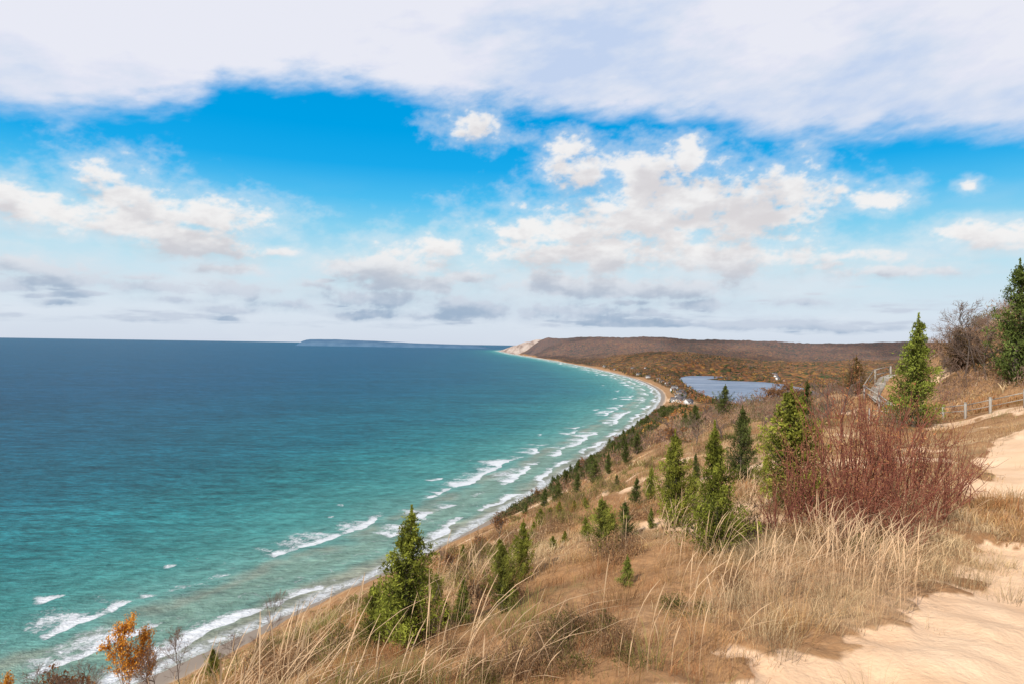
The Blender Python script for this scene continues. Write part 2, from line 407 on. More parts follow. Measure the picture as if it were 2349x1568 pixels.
# ------------------------------------------------------------------ geometry builders
class Geo:
    def __init__(s): s.V=[];s.F=[];s.C=[];s.n=0
    def add(s,V,F,C):
        V=np.asarray(V,float);F=np.asarray(F,int)
        C=np.broadcast_to(np.asarray(C,float),(len(V),3))
        s.V.append(V);s.F.append(F+s.n);s.C.append(C);s.n+=len(V)
    def mesh(s,name,mat,smooth=False): return make_mesh(name,np.concatenate(s.V),np.concatenate(s.F),col=np.concatenate(s.C),mat=mat,smooth=smooth)
    def tube(s,P,R,sides,C):
        P=np.asarray(P,float);m=len(P)
        T=np.gradient(P,axis=0);T/=np.linalg.norm(T,axis=1)[:,None]+1e-9
        up=np.where(np.abs(T[:,2:3])>.9,np.array([[1.,0,0]]),np.array([[0,0,1.]]))
        A=np.cross(T,up);A/=np.linalg.norm(A,axis=1)[:,None]+1e-9;B=np.cross(T,A)
        th=np.arange(sides)*2*np.pi/sides
        V=P[:,None,:]+np.asarray(R)[:,None,None]*(np.cos(th)[None,:,None]*A[:,None,:]+np.sin(th)[None,:,None]*B[:,None,:])
        i=np.arange(m-1)[:,None]*sides;j=np.arange(sides)[None,:];j2=(j+1)%sides
        s.add(V.reshape(-1,3),np.stack([i+j,i+j2,i+sides+j2,i+sides+j],-1).reshape(-1,4),C)
    def leaves(s,P,size,C,aspect=.6,up=0.):
        n=len(P)
        A=rng.normal(size=(n,3));A[:,2]*=(1+up)
        A/=np.linalg.norm(A,axis=1)[:,None];B=np.cross(A,rng.normal(size=(n,3)));B/=np.linalg.norm(B,axis=1)[:,None]
        sz=np.broadcast_to(np.asarray(size,float),(n,))[:,None]
        a=A*sz;b=B*sz*aspect
        V=np.stack([P-a,P+b*.9-a*.1,P+a,P-b*.9+a*.1],1).reshape(-1,3)
        s.add(V,np.arange(4*n).reshape(-1,4),np.repeat(C,4,axis=0) if np.ndim(C)==2 else C)
    def box(s,c,h,C=(1,1,1),rot=0.):
        sg=np.array([(-1,-1,-1),(1,-1,-1),(1,1,-1),(-1,1,-1),(-1,-1,1),(1,-1,1),(1,1,1),(-1,1,1)],float)*h
        R=np.array([[math.cos(rot),-math.sin(rot),0],[math.sin(rot),math.cos(rot),0],[0,0,1]])
        s.add(sg@R.T+np.asarray(c),[(0,3,2,1),(4,5,6,7),(0,1,5,4),(1,2,6,5),(2,3,7,6),(3,0,4,7)],C)

def cedar(name,rmax,nb,nl,c_out,c_in,seed,leaf=.0125,power=.9,rag=1.):
    global rng
    rng=np.random.default_rng(seed)
    tr=Geo(); cr=Geo()
    ph=rng.uniform(0,6.28,4)
    zs=np.linspace(-.04,.93,7)
    bend=np.stack([.02*np.sin(zs*4+ph[0])*(zs>0),.02*np.sin(zs*5+ph[1])*(zs>0),zs],1)
    tr.tube(bend,np.linspace(.022,.003,7),7,(1,1,1))
    t=rng.uniform(.02,1,nb)**1.1; az=rng.uniform(0,6.28,nb)
    lob=(1+.20*np.sin(2*az+ph[2]+t*7)+.16*np.sin(t*30+ph[3]+az))
    R=rmax*(1-t)**power*(1-.30*np.exp(-t*12))*lob*rng.choice([.5,.8,1.,1.2,1.5],nb,p=[.17,.25,.28,.2,.1])*rag+.012
    for k in range(nb):
        d=np.array([math.cos(az[k]),math.sin(az[k])]); L=R[k]; lift=rng.uniform(.2,1.1)*L
        bx=np.interp(t[k],zs,bend[:,0]);by=np.interp(t[k],zs,bend[:,1])
        if L>.05:
            tr.tube([(bx,by,t[k]*.93),(bx+d[0]*L*.5,by+d[1]*L*.5,t[k]*.93+lift*.35),(bx+d[0]*L*.9,by+d[1]*L*.9,t[k]*.93+lift*.9)],[.005,.003,.001],3,(1,1,1))
        m=int(nl*(.30+L/rmax))
        f=rng.uniform(.05,1,m)**.65
        wdt=(.007+.022*np.sin(np.pi*np.clip(f,0,1)))*(.5+L/rmax)
        P=np.stack([bx+d[0]*L*f,by+d[1]*L*f,t[k]*.93+lift*f**1.6],1)+rng.normal(size=(m,3))*wdt[:,None]*np.array([1,1,.8])
        br=rng.uniform(.5,1.45)
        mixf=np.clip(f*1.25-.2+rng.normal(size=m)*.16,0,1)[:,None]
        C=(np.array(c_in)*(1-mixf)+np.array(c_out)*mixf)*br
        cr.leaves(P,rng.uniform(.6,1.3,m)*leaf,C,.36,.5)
    m=nl*2; f=rng.uniform(0,1,m); P=np.stack([bend[-1,0]+rng.normal(size=m)*.009*(1.2-f),bend[-1,1]+rng.normal(size=m)*.009*(1.2-f),.84+f*.17],1)
    cr.leaves(P,leaf*.8,np.array(c_out)[None]*rng.uniform(.7,1.2,(m,1)),.4,1.)
    return (tr.mesh(name+"_trunk",M_bark,True),cr.mesh(name+"_crown",M_leaf))
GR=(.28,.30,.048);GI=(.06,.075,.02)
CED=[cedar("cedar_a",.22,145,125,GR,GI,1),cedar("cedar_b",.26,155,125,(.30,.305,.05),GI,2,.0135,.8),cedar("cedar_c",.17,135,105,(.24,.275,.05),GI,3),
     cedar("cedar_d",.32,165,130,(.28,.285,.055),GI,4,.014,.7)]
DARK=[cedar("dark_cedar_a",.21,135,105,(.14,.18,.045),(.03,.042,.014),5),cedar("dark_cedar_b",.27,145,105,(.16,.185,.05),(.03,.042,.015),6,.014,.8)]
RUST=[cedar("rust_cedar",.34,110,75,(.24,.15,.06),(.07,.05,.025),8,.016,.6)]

def place_tree(kind,parts,x,y,h,wide=1.,label="",cat="tree",group=None,rot=None,lean=0.,partnames=("trunk","crown"),sink=.02):
    z=ground(x,y)
    e=bpy.data.objects.new(kind,None); e.empty_display_size=.2; link(e)
    e.location=(x,y,z-sink*h)
    e.rotation_euler=(lean,lean*.5,random.uniform(0,6.28) if rot is None else rot); e.scale=(h*wide,h*wide,h)
    tag(e,label,cat,group=group)
    for pn,me in zip(partnames,parts):
        if me is None: continue
        o=bpy.data.objects.new(pn,me); link(o,e)
    return e

def bare(name,seed,levels=(9,7,7),spread=.75,r0=.018,twigmat=M_twig,trunkmat=M_bark,leafc=None,nleaf=0,leafsize=.012,trunkfrac=1.):
    global rng
    rng=np.random.default_rng(seed)
    tr=Geo();cr=Geo();tips=[]
    def grow(p,d,L,r,lv):
        n=4;P=[p];dd=d.copy()
        for k in range(n-1):
            dd=dd+rng.normal(size=3)*.13+np.array([0,0,.06]);dd/=np.linalg.norm(dd);P.append(P[-1]+dd*L/(n-1))
        P=np.array(P)
        (tr if lv<2 else cr).tube(P,np.linspace(r,r*.35,n),5 if lv<1 else (4 if lv<2 else 3),(1,1,1))
        if lv>=2: tips.append(P)
        if lv<len(levels):
            for k in range(levels[lv]):
                t=rng.uniform(.28 if lv==0 else .15,1.0); i=min(int(t*(n-1)),n-2); q=P[i]+(P[i+1]-P[i])*(t*(n-1)-i)
                s=rng.normal(size=3);s-=s.dot(dd)*dd;s/=np.linalg.norm(s)
                nd=dd*(1-spread*.5)+s*spread;nd[2]=max(nd[2],-.05);nd/=np.linalg.norm(nd)
                grow(q,nd,L*rng.uniform(.38,.6)*(1.15-.45*t),max(r*.42,.0016),lv+1)
    grow(np.array([0,0,-.03]),np.array([0,0,1.]),.72*trunkfrac,r0,0)
    if nleaf:
        T=np.concatenate(tips);P=T[rng.integers(0,len(T),nleaf)]+rng.normal(size=(nleaf,3))*.016
        C=np.array(leafc)[rng.integers(0,len(leafc),nleaf)]*rng.uniform(.7,1.2,(nleaf,1))
        lf=Geo();lf.leaves(P,rng.uniform(.6,1.3,nleaf)*leafsize,C,.7);lm=lf.mesh(name+"_leaves",M_leaf)
    else: lm=None
    return (tr.mesh(name+"_trunk",trunkmat,True),cr.mesh(name+"_crown",twigmat),lm)
BARE=[bare("bare_a",11),bare("bare_b",12,(10,7,7),.85),bare("bare_c",13,(8,8,7),.65),
      bare("bare_d",14,(10,7,6),.8,leafc=[(.30,.13,.05),(.24,.15,.09),(.38,.19,.06)],nleaf=700,leafsize=.02)]
FINE=[bare("fine_a",15,(12,8,7),.7,r0=.010),bare("fine_b",16,(9,7,6),.45,r0=.007)]
BIRCH=bare("birch",17,(11,7,6),.5,r0=.012,trunkmat=M_birch,leafc=[(.70,.33,.05),(.6,.26,.04),(.78,.42,.08)],nleaf=3600,leafsize=.011)

def T(px,py,top):
    hor=773+.01504*px
    u=(px-1174.5)/1566.; s=-(py-hor)/1566.; st=-(top-hor)/1566.
    x,y,z=walk(u,s); h=EYE+st*y-z
    return x,y,h
cedars=[(945,1475,1155,CED[0],1.2,"tall pointed green cedar with a ragged spire on the grassy slope"),
(868,1490,1330,CED[3],.85,"low bushy green cedar beside the tall spire cedar"),(1072,1430,1320,CED[2],1.2,None),
(1160,1405,1235,CED[3],.7,None),(1205,1330,1185,CED[1],.8,None),(1152,1300,1230,CED[1],1.1,None),
(1388,1272,1135,CED[3],.95,"broad round-shouldered green juniper on the slope"),(1440,1225,1145,DARK[1],1.1,None),
(1555,1205,980,CED[1],.85,None),(1645,1270,960,CED[0],.9,"tall narrow green cedar with drooping lower boughs"),
(1705,1105,925,DARK[1],.8,None),(1822,1160,875,CED[1],1.2,"bright yellow-green cedar with an open pointed crown"),
(2100,978,715,CED[2],1.2,"tall dark green cedar standing beside the boardwalk railing"),
(2335,868,590,DARK[0],1.1,"tall dark cedar on top of the grassy dune"),(1465,1160,1090,DARK[0],1.2,None),(1498,1150,1065,CED[0],.9,None),
(1245,1205,1162,CED[1],1.3,None),(1290,1190,1145,CED[1],1.2,None),(1268,1196,1160,CED[3],1.2,None),(1322,1172,1143,CED[1],1.2,None),(1348,1165,1138,CED[3],1.1,None),
(1212,1178,1150,DARK[1],1.3,None),(1070,1285,1245,CED[0],1.2,None),(1302,1245,1213,CED[1],1.1,None),(1190,1290,1225,CED[0],1.,None),
(1852,960,868,DARK[0],1.1,None),(1445,1345,1268,CED[2],1.4,None),(765,1490,1440,CED[2],1.3,None),(500,1560,1480,CED[3],.8,None),(1600,1100,1035,DARK[0],.9,None),
(1760,1130,1045,CED[1],.8,None),(1230,1235,1190,CED[1],1.,None),(1420,1120,1085,DARK[0],1.2,None),(1255,1160,1115,DARK[0],1.2,None),(1285,1150,1100,DARK[1],1.2,None),(1330,1130,1080,DARK[0],1.1,None),
(1370,1110,1050,DARK[1],1.1,None),(1400,1085,1035,DARK[0],1.1,None),(1440,1060,1010,DARK[0],1.1,None),(1465,1040,990,DARK[1],1.1,None),
(1595,1170,1085,CED[3],.9,None),(1535,1150,1085,CED[1],.9,None),(1410,1240,1170,CED[1],.9,None),(1350,1230,1180,CED[0],1.2,None),(1010,1380,1310,CED[3],.9,None),(1030,1420,1370,CED[1],1.,None),(1120,1360,1300,CED[0],1.,None),(1275,1260,1225,CED[3],1.,None),(1500,1210,1160,CED[2],1.2,None)]
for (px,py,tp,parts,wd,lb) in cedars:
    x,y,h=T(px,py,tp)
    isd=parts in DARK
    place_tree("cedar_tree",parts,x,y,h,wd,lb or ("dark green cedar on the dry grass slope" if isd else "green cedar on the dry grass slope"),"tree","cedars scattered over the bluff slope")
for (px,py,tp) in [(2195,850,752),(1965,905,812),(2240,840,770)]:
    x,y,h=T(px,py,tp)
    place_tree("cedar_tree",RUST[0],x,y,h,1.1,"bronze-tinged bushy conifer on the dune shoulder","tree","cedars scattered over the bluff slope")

def at_shore(aa,want):
    x0=.447*aa;y0=.894*aa
    cs=np.linspace(-320,60,400);S_,_=shore(x0+.894*cs,y0-.447*cs);q=cs[np.argmin(abs(S_-want))]
    return x0+.894*q,y0-.447*q
for i in range(170):
    aa=430+i*4.8+random.uniform(-8,8)
    x,y=at_shore(aa,random.choice([13,17,23,32,45,60])+random.uniform(-3,6))
    h=random.uniform(6,14)
    if i%3==0: place_tree("bare_tree",BARE[i%4],x,y,h*1.1,1.2,"leafless brown tree at the foot of the bluff","tree","bare trees on the bluff",partnames=("trunk","crown","leaves"))
    else: place_tree("cedar_tree",DARK[i%2],x,y,h,1.35,"dark conifer at the foot of the bluff above the beach","tree","conifers along the foot of the bluff")
n=0
while n<150:
    aa=95+1000*random.random()**1.5
    cc=random.uniform(-110,60)*(min(1,aa/350))+random.uniform(-2,14)
    x=.894*cc+.447*aa;y=-.447*cc+.894*aa
    S_,_=shore(np.array([x]),np.array([y]))
    if S_[0]<edgeS(aa)-22: continue
    n+=1
    h=random.uniform(3.0,5.5) if aa<170 else random.uniform(4.5,8)
    if random.random()<.16: place_tree("cedar_tree",DARK[n%2],x,y,h*.9,1.,"dark conifer among leafless woods on the bluff","tree","conifers among the bluff woods")
    else: place_tree("bare_tree",BARE[n%4],x,y,h,1.35,"leafless brown tree on the bluff top","tree","bare trees on the bluff",partnames=("trunk","crown","leaves"))
for (px,py,tp,m,wd,lb) in [(2240,850,668,FINE[0],1.1,"leafless grey tree on the dune top"),(2290,860,690,BARE[1],1.,"leafless grey tree on the dune top"),(2180,860,730,FINE[0],1.,"leafless grey shrub on the dune top"),
  (2215,860,700,BARE[0],1.,"leafless grey tree on the dune top"),(2265,870,735,BARE[2],1.2,"leafless brown tree on the dune top"),
  (1960,900,800,BARE[0],1.1,"leafless brown tree beside the railing"),(1925,950,840,BARE[2],1.2,"leafless brown tree on the ridge"),(2150,900,790,FINE[0],1.,"bare grey shrub on the dune"),
  (1745,1000,920,BARE[2],1.2,"leafless brown tree on the ridge"),(1660,1010,925,BARE[1],1.2,"leafless brown tree on the ridge"),(1790,1010,900,BARE[0],1.2,"leafless brown tree on the ridge"),(1600,1020,945,BARE[0],1.2,"leafless brown tree on the ridge"),
  (1700,1020,935,BARE[0],1.3,"leafless brown tree on the ridge"),(1880,985,890,BARE[1],1.3,"leafless brown tree on the ridge"),(1550,1040,960,BARE[3],1.3,"leafless brown tree on the ridge"),(1900,960,860,BARE[0],1.2,"leafless brown tree on the ridge"),
  (1150,1250,1165,BARE[3],1.,"small rusty-leaved tree low on the slope"),(1105,1290,1210,BARE[3],.9,"small rusty-leaved tree low on the slope"),(1010,1330,1240,FINE[0],1.,"thin bare shrub low on the slope"),(1040,1330,1250,BARE[3],1.,"small rusty-leaved tree low on the slope")]:
    x,y,h=T(px,py,tp)
    place_tree("bare_tree",m,x,y,h,wd,lb,"tree","bare trees on the bluff",partnames=("trunk","crown","leaves"))
def by_top(u,d,toppy):
    px=1174.5+1566*u; hor=773+.01504*px; zt=EYE-(toppy-hor)/1566*d
    x=u*d; return x,d,zt-ground(x,d)
for (px,d,tp,m,wd,lb,kd) in [(300,40,1385,BIRCH,.7,"birch with bright orange autumn leaves","birch_tree"),(350,41,1415,BIRCH,.65,"birch with bright orange autumn leaves","birch_tree"),(30,46,1520,BIRCH,.6,"birch with yellow autumn leaves","birch_tree"),
  (150,36,1500,BARE[3],1.,"rusty shrub at the slope edge","bare_tree"),(430,36,1415,FINE[0],.8,"thin leafless grey shrub","bare_tree"),(625,20,1330,FINE[1],.6,"slender leafless sapling in the grass","bare_tree"),
  (560,22,1430,FINE[0],1.1,"grey leafless shrub in the grass","bare_tree"),(690,18,1430,FINE[0],1.,"grey leafless shrub in the grass","bare_tree"),(380,33,1450,FINE[0],.8,"thin leafless grey shrub","bare_tree"),
  (590,19,1450,FINE[0],1.3,"grey leafless shrub in the grass","bare_tree"),(650,17,1460,FINE[0],1.3,"grey leafless shrub in the grass","bare_tree"),(95,34,1510,FINE[0],.9,"thin leafless grey shrub","bare_tree"),(200,33,1500,FINE[0],.9,"thin leafless grey shrub","bare_tree")]:
    x,y,h=by_top((px-1174.5)/1566,d,tp)
    place_tree(kd,m,x,y,h,wd,lb,"tree",partnames=("trunk","crown","leaves"))

# ------------------------------------------------------------------ red-stemmed shrubs
def stem_shrub(name,seed,n,leafc,nl):
    global rng
    rng=np.random.default_rng(seed); st=Geo();lf=Geo();tips=[]
    for k in range(n):
        az=rng.uniform(0,6.28);r0=rng.uniform(0,.22);out=rng.uniform(.0,.62)
        b=np.array([math.cos(az)*r0,math.sin(az)*r0,-.03]);d=np.array([math.cos(az),math.sin(az),0])
        H=rng.uniform(.45,1.0)*(1-.2*out); tt=np.linspace(0,1,6)
        P=b+d*(out*tt**1.4)[:,None]+np.array([0,0,1])*(H*tt)[:,None]+np.cumsum(rng.normal(size=(6,3))*.016,axis=0)*np.array([1,1,.4])
        st.tube(P,np.linspace(.0075,.0018,6),4,(1,1,1)); tips.append(P[3:])
        for j in range(5):
            q=P[rng.integers(2,5)]; e=d*rng.uniform(-.15,.2)+rng.normal(size=3)*.10+np.array([0,0,rng.uniform(.08,.28)])
            Q=np.array([q,q+e*.5+rng.normal(size=3)*.02,q+e]); st.tube(Q,[.0032,.0024,.0012],3,(1,1,1)); tips.append(Q[1:])
    T_=np.concatenate(tips);P=T_[rng.integers(0,len(T_),nl)]+rng.normal(size=(nl,3))*.02
    lf.leaves(P,rng.uniform(.5,1.2,nl)*.012,np.array(leafc)[rng.integers(0,len(leafc),nl)]*rng.uniform(.6,1.2,(nl,1)),.45)
    return (st.mesh(name+"_stems",M_redstem),lf.mesh(name+"_leaves",M_leaf))
RED=[stem_shrub("red_shrub",21,32,[(.48,.19,.08),(.52,.28,.12),(.38,.14,.07)],800),stem_shrub("red_shrub_b",22,24,[(.46,.24,.11),(.52,.34,.17)],480)]
for (x,y,h,m,wd) in [(4.95,9.9,2.25,0,.66),(4.35,9.6,1.75,1,.75),(5.65,10.3,2.05,0,.66),(3.85,9.2,1.3,1,.8),(6.3,10.7,1.75,0,.72),(3.5,9.0,.85,1,.9),(5.2,9.1,1.25,1,.9),(4.6,9.0,1.3,0,.85),(6.0,9.7,1.15,1,.9),(7.1,11.0,1.4,1,.85),(4.1,8.5,.85,1,.9),(5.0,8.5,.9,1,.9)]:
    place_tree("red_shrub",RED[m],x,y,h,wd,"tangled leafless shrub with dark red stems in dry grass","shrub","red-stemmed shrubs",partnames=("stem","leaves"))
def low_bush(name,seed,cols,n=2600,lw=.22):
    global rng
    rng=np.random.default_rng(seed);g=Geo();s=Geo()
    lobes=rng.uniform(-.7,.7,(7,2));lh=rng.uniform(.3,1,7);lr=rng.uniform(.2,.45,7)
    for k in range(80):
        L=rng.integers(0,7);p=np.array([*lobes[L]])+rng.normal(size=2)*.12;e=p+rng.normal(size=2)*.2
        s.tube([(p[0],p[1],-.05),((p[0]+e[0])/2,(p[1]+e[1])/2,lh[L]*.5),(e[0],e[1],lh[L]*rng.uniform(.7,1.2))],[.010,.006,.002],3,(1,1,1))
    L=rng.integers(0,7,n);q=rng.normal(size=(n,2))*lr[L][:,None]*.5
    hh=rng.uniform(.0,1,n)**.8*lh[L]*np.exp(-(q**2).sum(1)/(lr[L]**2)*.9)*rng.uniform(.8,1.2,n)
    g.leaves(np.concatenate([lobes[L]+q,hh[:,None]],1),rng.uniform(.015,.06,n),np.array(cols)[rng.integers(0,len(cols),n)]*rng.uniform(.5,1.2,(n,1)),lw,1.5)
    return (s.mesh(name+"_stems",M_bush),g.mesh(name+"_leaves",M_leaf))
BUSH=[low_bush("heath",31,[(.17,.15,.045),(.13,.13,.035),(.28,.18,.08)],2600,.22),low_bush("olive_bush",32,[(.27,.25,.07),(.34,.25,.10),(.17,.18,.05)]),low_bush("brown_bush",33,[(.44,.25,.12),(.36,.20,.10),(.50,.32,.17)])]
random.seed(5)
spots=[(1330,1480,0,.32),(1400,1500,0,.28),(1290,1460,2,.35),(1370,1460,0,.3),(1150,1540,0,.25),(1200,1545,2,.35),(1080,1550,2,.3),(1260,1540,2,.3),(1440,1490,2,.3),(1560,1400,1,.25),(1700,1340,2,.3),(1050,1500,2,.3)]
spots=[(px,py,k,s,None,None) for px,py,k,s in spots]
for i in range(230):
    uu=random.uniform(-.35,.6);d=math.exp(random.uniform(math.log(8),math.log(170)))
    spots.append((None,None,random.choice([0,1,1,2,2]),random.uniform(.22,.55)*(1+d/60),uu*d,d))
for px,py,k,s,x,y in spots:
    if px: x,y,_=T(px,py,py-10)
    c_=.894*x-.447*y
    if c_>1.5 and y<36: continue
    if sand_path(np.array([x]),np.array([y]))[0][0]>.1: continue
    place_tree("low_bush",BUSH[k],x,y,s*.8,random.uniform(1.1,1.9),["dark green low juniper bush on the slope","olive-green low bush on the slope","reddish brown low bush on the slope"][k],"bush","low bushes on the slope",partnames=("stem","leaves"))

# ------------------------------------------------------------------ grass
rng=np.random.default_rng(99)
GV=[];GF=[];GC=[];gn=0
def blades(P,L,W,lean,col,azm,azs,az=None):
    global gn
    n=len(P)
    if az is None: az=rng.normal(azm,azs,n)
    D=np.stack([np.cos(az),np.sin(az),np.zeros(n)],1)
    sa=rng.uniform(0,6.28,n);Sd=np.stack([np.cos(sa),np.sin(sa),np.zeros(n)],1)
    up=np.array([0,0,1.]);L=L[:,None];ln=lean[:,None];W=W[:,None]
    p1=P+up*L*.55+D*L*ln*.35;p2=P+up*L*(1-.35*ln)+D*L*ln
    V=np.stack([P-Sd*W/2,P+Sd*W/2,p1-Sd*W*.4,p1+Sd*W*.4,p2-Sd*W*.07,p2+Sd*W*.07],1).reshape(-1,3)
    b=np.arange(n)[:,None]*6+gn
    F=np.concatenate([b+np.array([0,1,3,2]),b+np.array([2,3,5,4])])
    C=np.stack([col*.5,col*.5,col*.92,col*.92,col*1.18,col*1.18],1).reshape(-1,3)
    GV.append(V);GF.append(F);GC.append(C);gn+=len(V)
PAL=np.array([(.68,.455,.205),(.56,.31,.13),(.51,.235,.10),(.62,.38,.175),(.31,.30,.09),(.38,.21,.10),(.76,.57,.33)])
def scatter(n,r0,r1,lo,hi,L0,L1,W0,W1,clump,dens,floor=.25,sandk=.992,radial=False,sprd0=.04):
    m=n//clump
    th=np.radians(rng.uniform(lo,hi,m));r=np.exp(rng.uniform(math.log(r0),math.log(r1),m))
    x=r*np.sin(th);y=r*np.cos(th)
    sp,pd=sand_path(x,y)
    keep=(rng.uniform(0,1,m)<(1-sp*sandk))&(rng.uniform(0,1,m)<np.clip(.55+fbm(x/dens,y/dens,3,77)*3.2,floor,1))
    keep&=rng.uniform(0,1,m)>.85*sstep(fbm(x/3.5,y/2.6,4,63),.06,.14)
    x=x[keep];y=y[keep];r=r[keep]
    S_,_=shore(x,y);k2=S_>18;x=x[k2];y=y[k2];r=r[k2]
    sz=.5+1.7*np.clip(fbm(x/1.7,y/1.7,2,81)+.25,0,1)
    pi=(fbm(x/4.5,y/4.5,3,83)*1.25+.5+rng.normal(size=len(x))*.07)
    ids=np.digitize(pi,[.34,.41,.48,.55,.62,.69])
    order=np.array([4,5,2,1,3,0,6])
    col=PAL[order[ids]]*rng.uniform(.7,1.2,(len(x),1))
    x=np.repeat(x,clump);y=np.repeat(y,clump);sz=np.repeat(sz,clump);r=np.repeat(r,clump);col=np.repeat(col,clump,axis=0)
    N=len(x);sprd=np.clip(sprd0+r*.004,0,.9)
    dx=rng.normal(size=N)*sprd;dy=rng.normal(size=N)*sprd;x=x+dx;y=y+dy
    z=height(x,y)-.02
    col=col*rng.uniform(.7,1.25,(N,1))
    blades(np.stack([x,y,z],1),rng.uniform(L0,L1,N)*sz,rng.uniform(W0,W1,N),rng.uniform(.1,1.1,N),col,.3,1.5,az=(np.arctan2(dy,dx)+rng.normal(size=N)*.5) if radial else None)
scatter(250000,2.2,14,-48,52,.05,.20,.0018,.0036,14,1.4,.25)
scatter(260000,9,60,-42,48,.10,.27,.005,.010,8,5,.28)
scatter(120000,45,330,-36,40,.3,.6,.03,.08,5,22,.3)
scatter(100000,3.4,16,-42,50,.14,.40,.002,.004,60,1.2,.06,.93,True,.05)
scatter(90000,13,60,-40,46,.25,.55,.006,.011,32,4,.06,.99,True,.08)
def stalks(n,r0,r1,lo,hi,H0,H1,azm=.2,th0=.05,wk=1.,sk=.1):
    global gn
    m=n;th=np.radians(rng.uniform(lo,hi,m));r=np.exp(rng.uniform(math.log(r0),math.log(r1),m));x=r*np.sin(th);y=r*np.cos(th)
    sp,_=sand_path(x,y);cl=fbm(x/.9,y/.9,2,91)>th0;k=(sp<sk)&cl;x=x[k];y=y[k];m=len(x);z=height(x,y)
    H=rng.uniform(H0,H1,m);az=rng.normal(azm,.9,m);ln=rng.uniform(.1,.9,m);seg=7;tt=np.linspace(0,1,seg)
    D=np.stack([np.cos(az),np.sin(az)],1)
    prof=np.array([.0024,.0022,.002,.0016,.0050,.007,.0015])*wk
    Sd=np.stack([-D[:,1],D[:,0]],1)
    V=np.zeros((m,seg,2,3))
    for i,t in enumerate(tt):
        cx_=x+D[:,0]*H*ln*t**2.2;cy_=y+D[:,1]*H*ln*t**2.2;cz=z+H*(t-.3*ln*t**3)
        for q,sg in enumerate((-1,1)):
            V[:,i,q,0]=cx_+Sd[:,0]*sg*prof[i]/2*1.2;V[:,i,q,1]=cy_+Sd[:,1]*sg*prof[i]/2*1.2;V[:,i,q,2]=cz
    b=np.arange(m)[:,None]*seg*2+gn
    for i in range(seg-1): GF.append(b+np.array([2*i,2*i+1,2*i+3,2*i+2]))
    GV.append(V.reshape(-1,3));GC.append(np.repeat(np.array([(.68,.47,.28)])*rng.uniform(.65,1.2,(m,1)),seg*2,axis=0));gn+=m*seg*2
stalks(700,4.6,9,-30,28,.25,.6,th0=.06)
stalks(800,4.5,12,-27,-2,.5,1.1,.1,-.02,1.2)
stalks(120,4.2,7,-10,22,.5,.9,.1,.0,1.)
stalks(1500,5.5,9,16,36,.35,.8,th0=.03,sk=.5)
stalks(1200,8,14,12,34,.35,.75,th0=.06)
stalks(1500,9,30,-30,36,.3,.7,th0=.08)
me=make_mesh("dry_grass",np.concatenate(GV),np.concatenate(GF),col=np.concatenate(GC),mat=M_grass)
o=link(bpy.data.objects.new("dry_grass",me)); tag(o,"dry straw and russet dune grass covering the bluff","grass","stuff")

# ------------------------------------------------------------------ woods too dense to count
rng=np.random.default_rng(123)
FC=np.array([(.34,.14,.05),(.21,.13,.08),(.42,.24,.07),(.06,.085,.033),(.21,.155,.125),(.30,.14,.06),(.10,.12,.04),(.18,.12,.08)])
n=17000
th=np.radians(rng.uniform(3,48,n));r=np.exp(rng.uniform(math.log(700),math.log(6500),n));x=r*np.sin(th);y=r*np.cos(th)
xe=rng.uniform(330,1150,4500);ye=rng.uniform(1350,3600,4500);x=np.concatenate([x,xe]);y=np.concatenate([y,ye]);r=np.hypot(x,y)
z,S,arc,a,c,sp,ld,hill=height(x,y,True)
k=(S>24)&(ld>10)&(townmask(x,y)<.35)&(fbm(x/120,y/120,3,95)>-.14)&(a>650)
x,y,z,r=x[k],y[k],z[k],r[k];m=len(x);q=20
h=rng.uniform(7,14,m)*np.where(r<1400,.48,1.);ci=np.clip(((fbm(x/200,y/200,3,97)+.5)*9-.5+rng.normal(size=m)*2.1).astype(int),0,7)
g=Geo()
off=rng.normal(size=(m,q,3));off/=np.linalg.norm(off,axis=2)[:,:,None];off*=rng.uniform(.5,1,(m,q,1))
con=np.isin(ci,[3,6])[:,None]
zz=off[:,:,2]*.45+.55
rad=np.where(con,.28*(1.15-zz),.42)
P=np.stack([x[:,None]+off[:,:,0]*h[:,None]*rad,y[:,None]+off[:,:,1]*h[:,None]*rad,z[:,None]+zz*h[:,None]],2).reshape(-1,3)
C=np.repeat(FC[ci]*rng.uniform(.7,1.25,(m,1)),q,axis=0)*rng.uniform(.7,1.25,(m*q,1))
fr=np.clip((np.repeat(r,q)-2600)/5500,0,.6)[:,None];C=C*(1-fr)+np.array([.13,.11,.125])*fr  # distance haze blended into the leaf colours
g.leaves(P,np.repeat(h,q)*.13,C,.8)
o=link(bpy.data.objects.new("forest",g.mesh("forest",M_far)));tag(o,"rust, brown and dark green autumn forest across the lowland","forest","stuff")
BROWN=np.array([(.24,.16,.12),(.30,.19,.13),(.20,.13,.10),(.34,.20,.11),(.17,.15,.08)])
DKG=np.array([(.08,.10,.035),(.11,.12,.045),(.16,.13,.06),(.20,.13,.07),(.055,.075,.028)])
def thick(x,y,z,h,q,sl,TC=BROWN,asp=.12):
    m=len(x)
    off=rng.normal(size=(m,q,3));off/=np.linalg.norm(off,axis=2)[:,:,None];off*=rng.uniform(.3,1,(m,q,1));zz=off[:,:,2]*.48+.5
    P=np.stack([x[:,None]+off[:,:,0]*h[:,None]*.6,y[:,None]+off[:,:,1]*h[:,None]*.6,z[:,None]+zz*h[:,None]],2).reshape(-1,3)
    C=np.repeat(TC[rng.integers(0,5,m)]*rng.uniform(.7,1.2,(m,1)),q,axis=0)*rng.uniform(.7,1.2,(m*q,1))
    g.leaves(P,np.repeat(h,q)*sl,C,asp,1.2)
g=Geo()
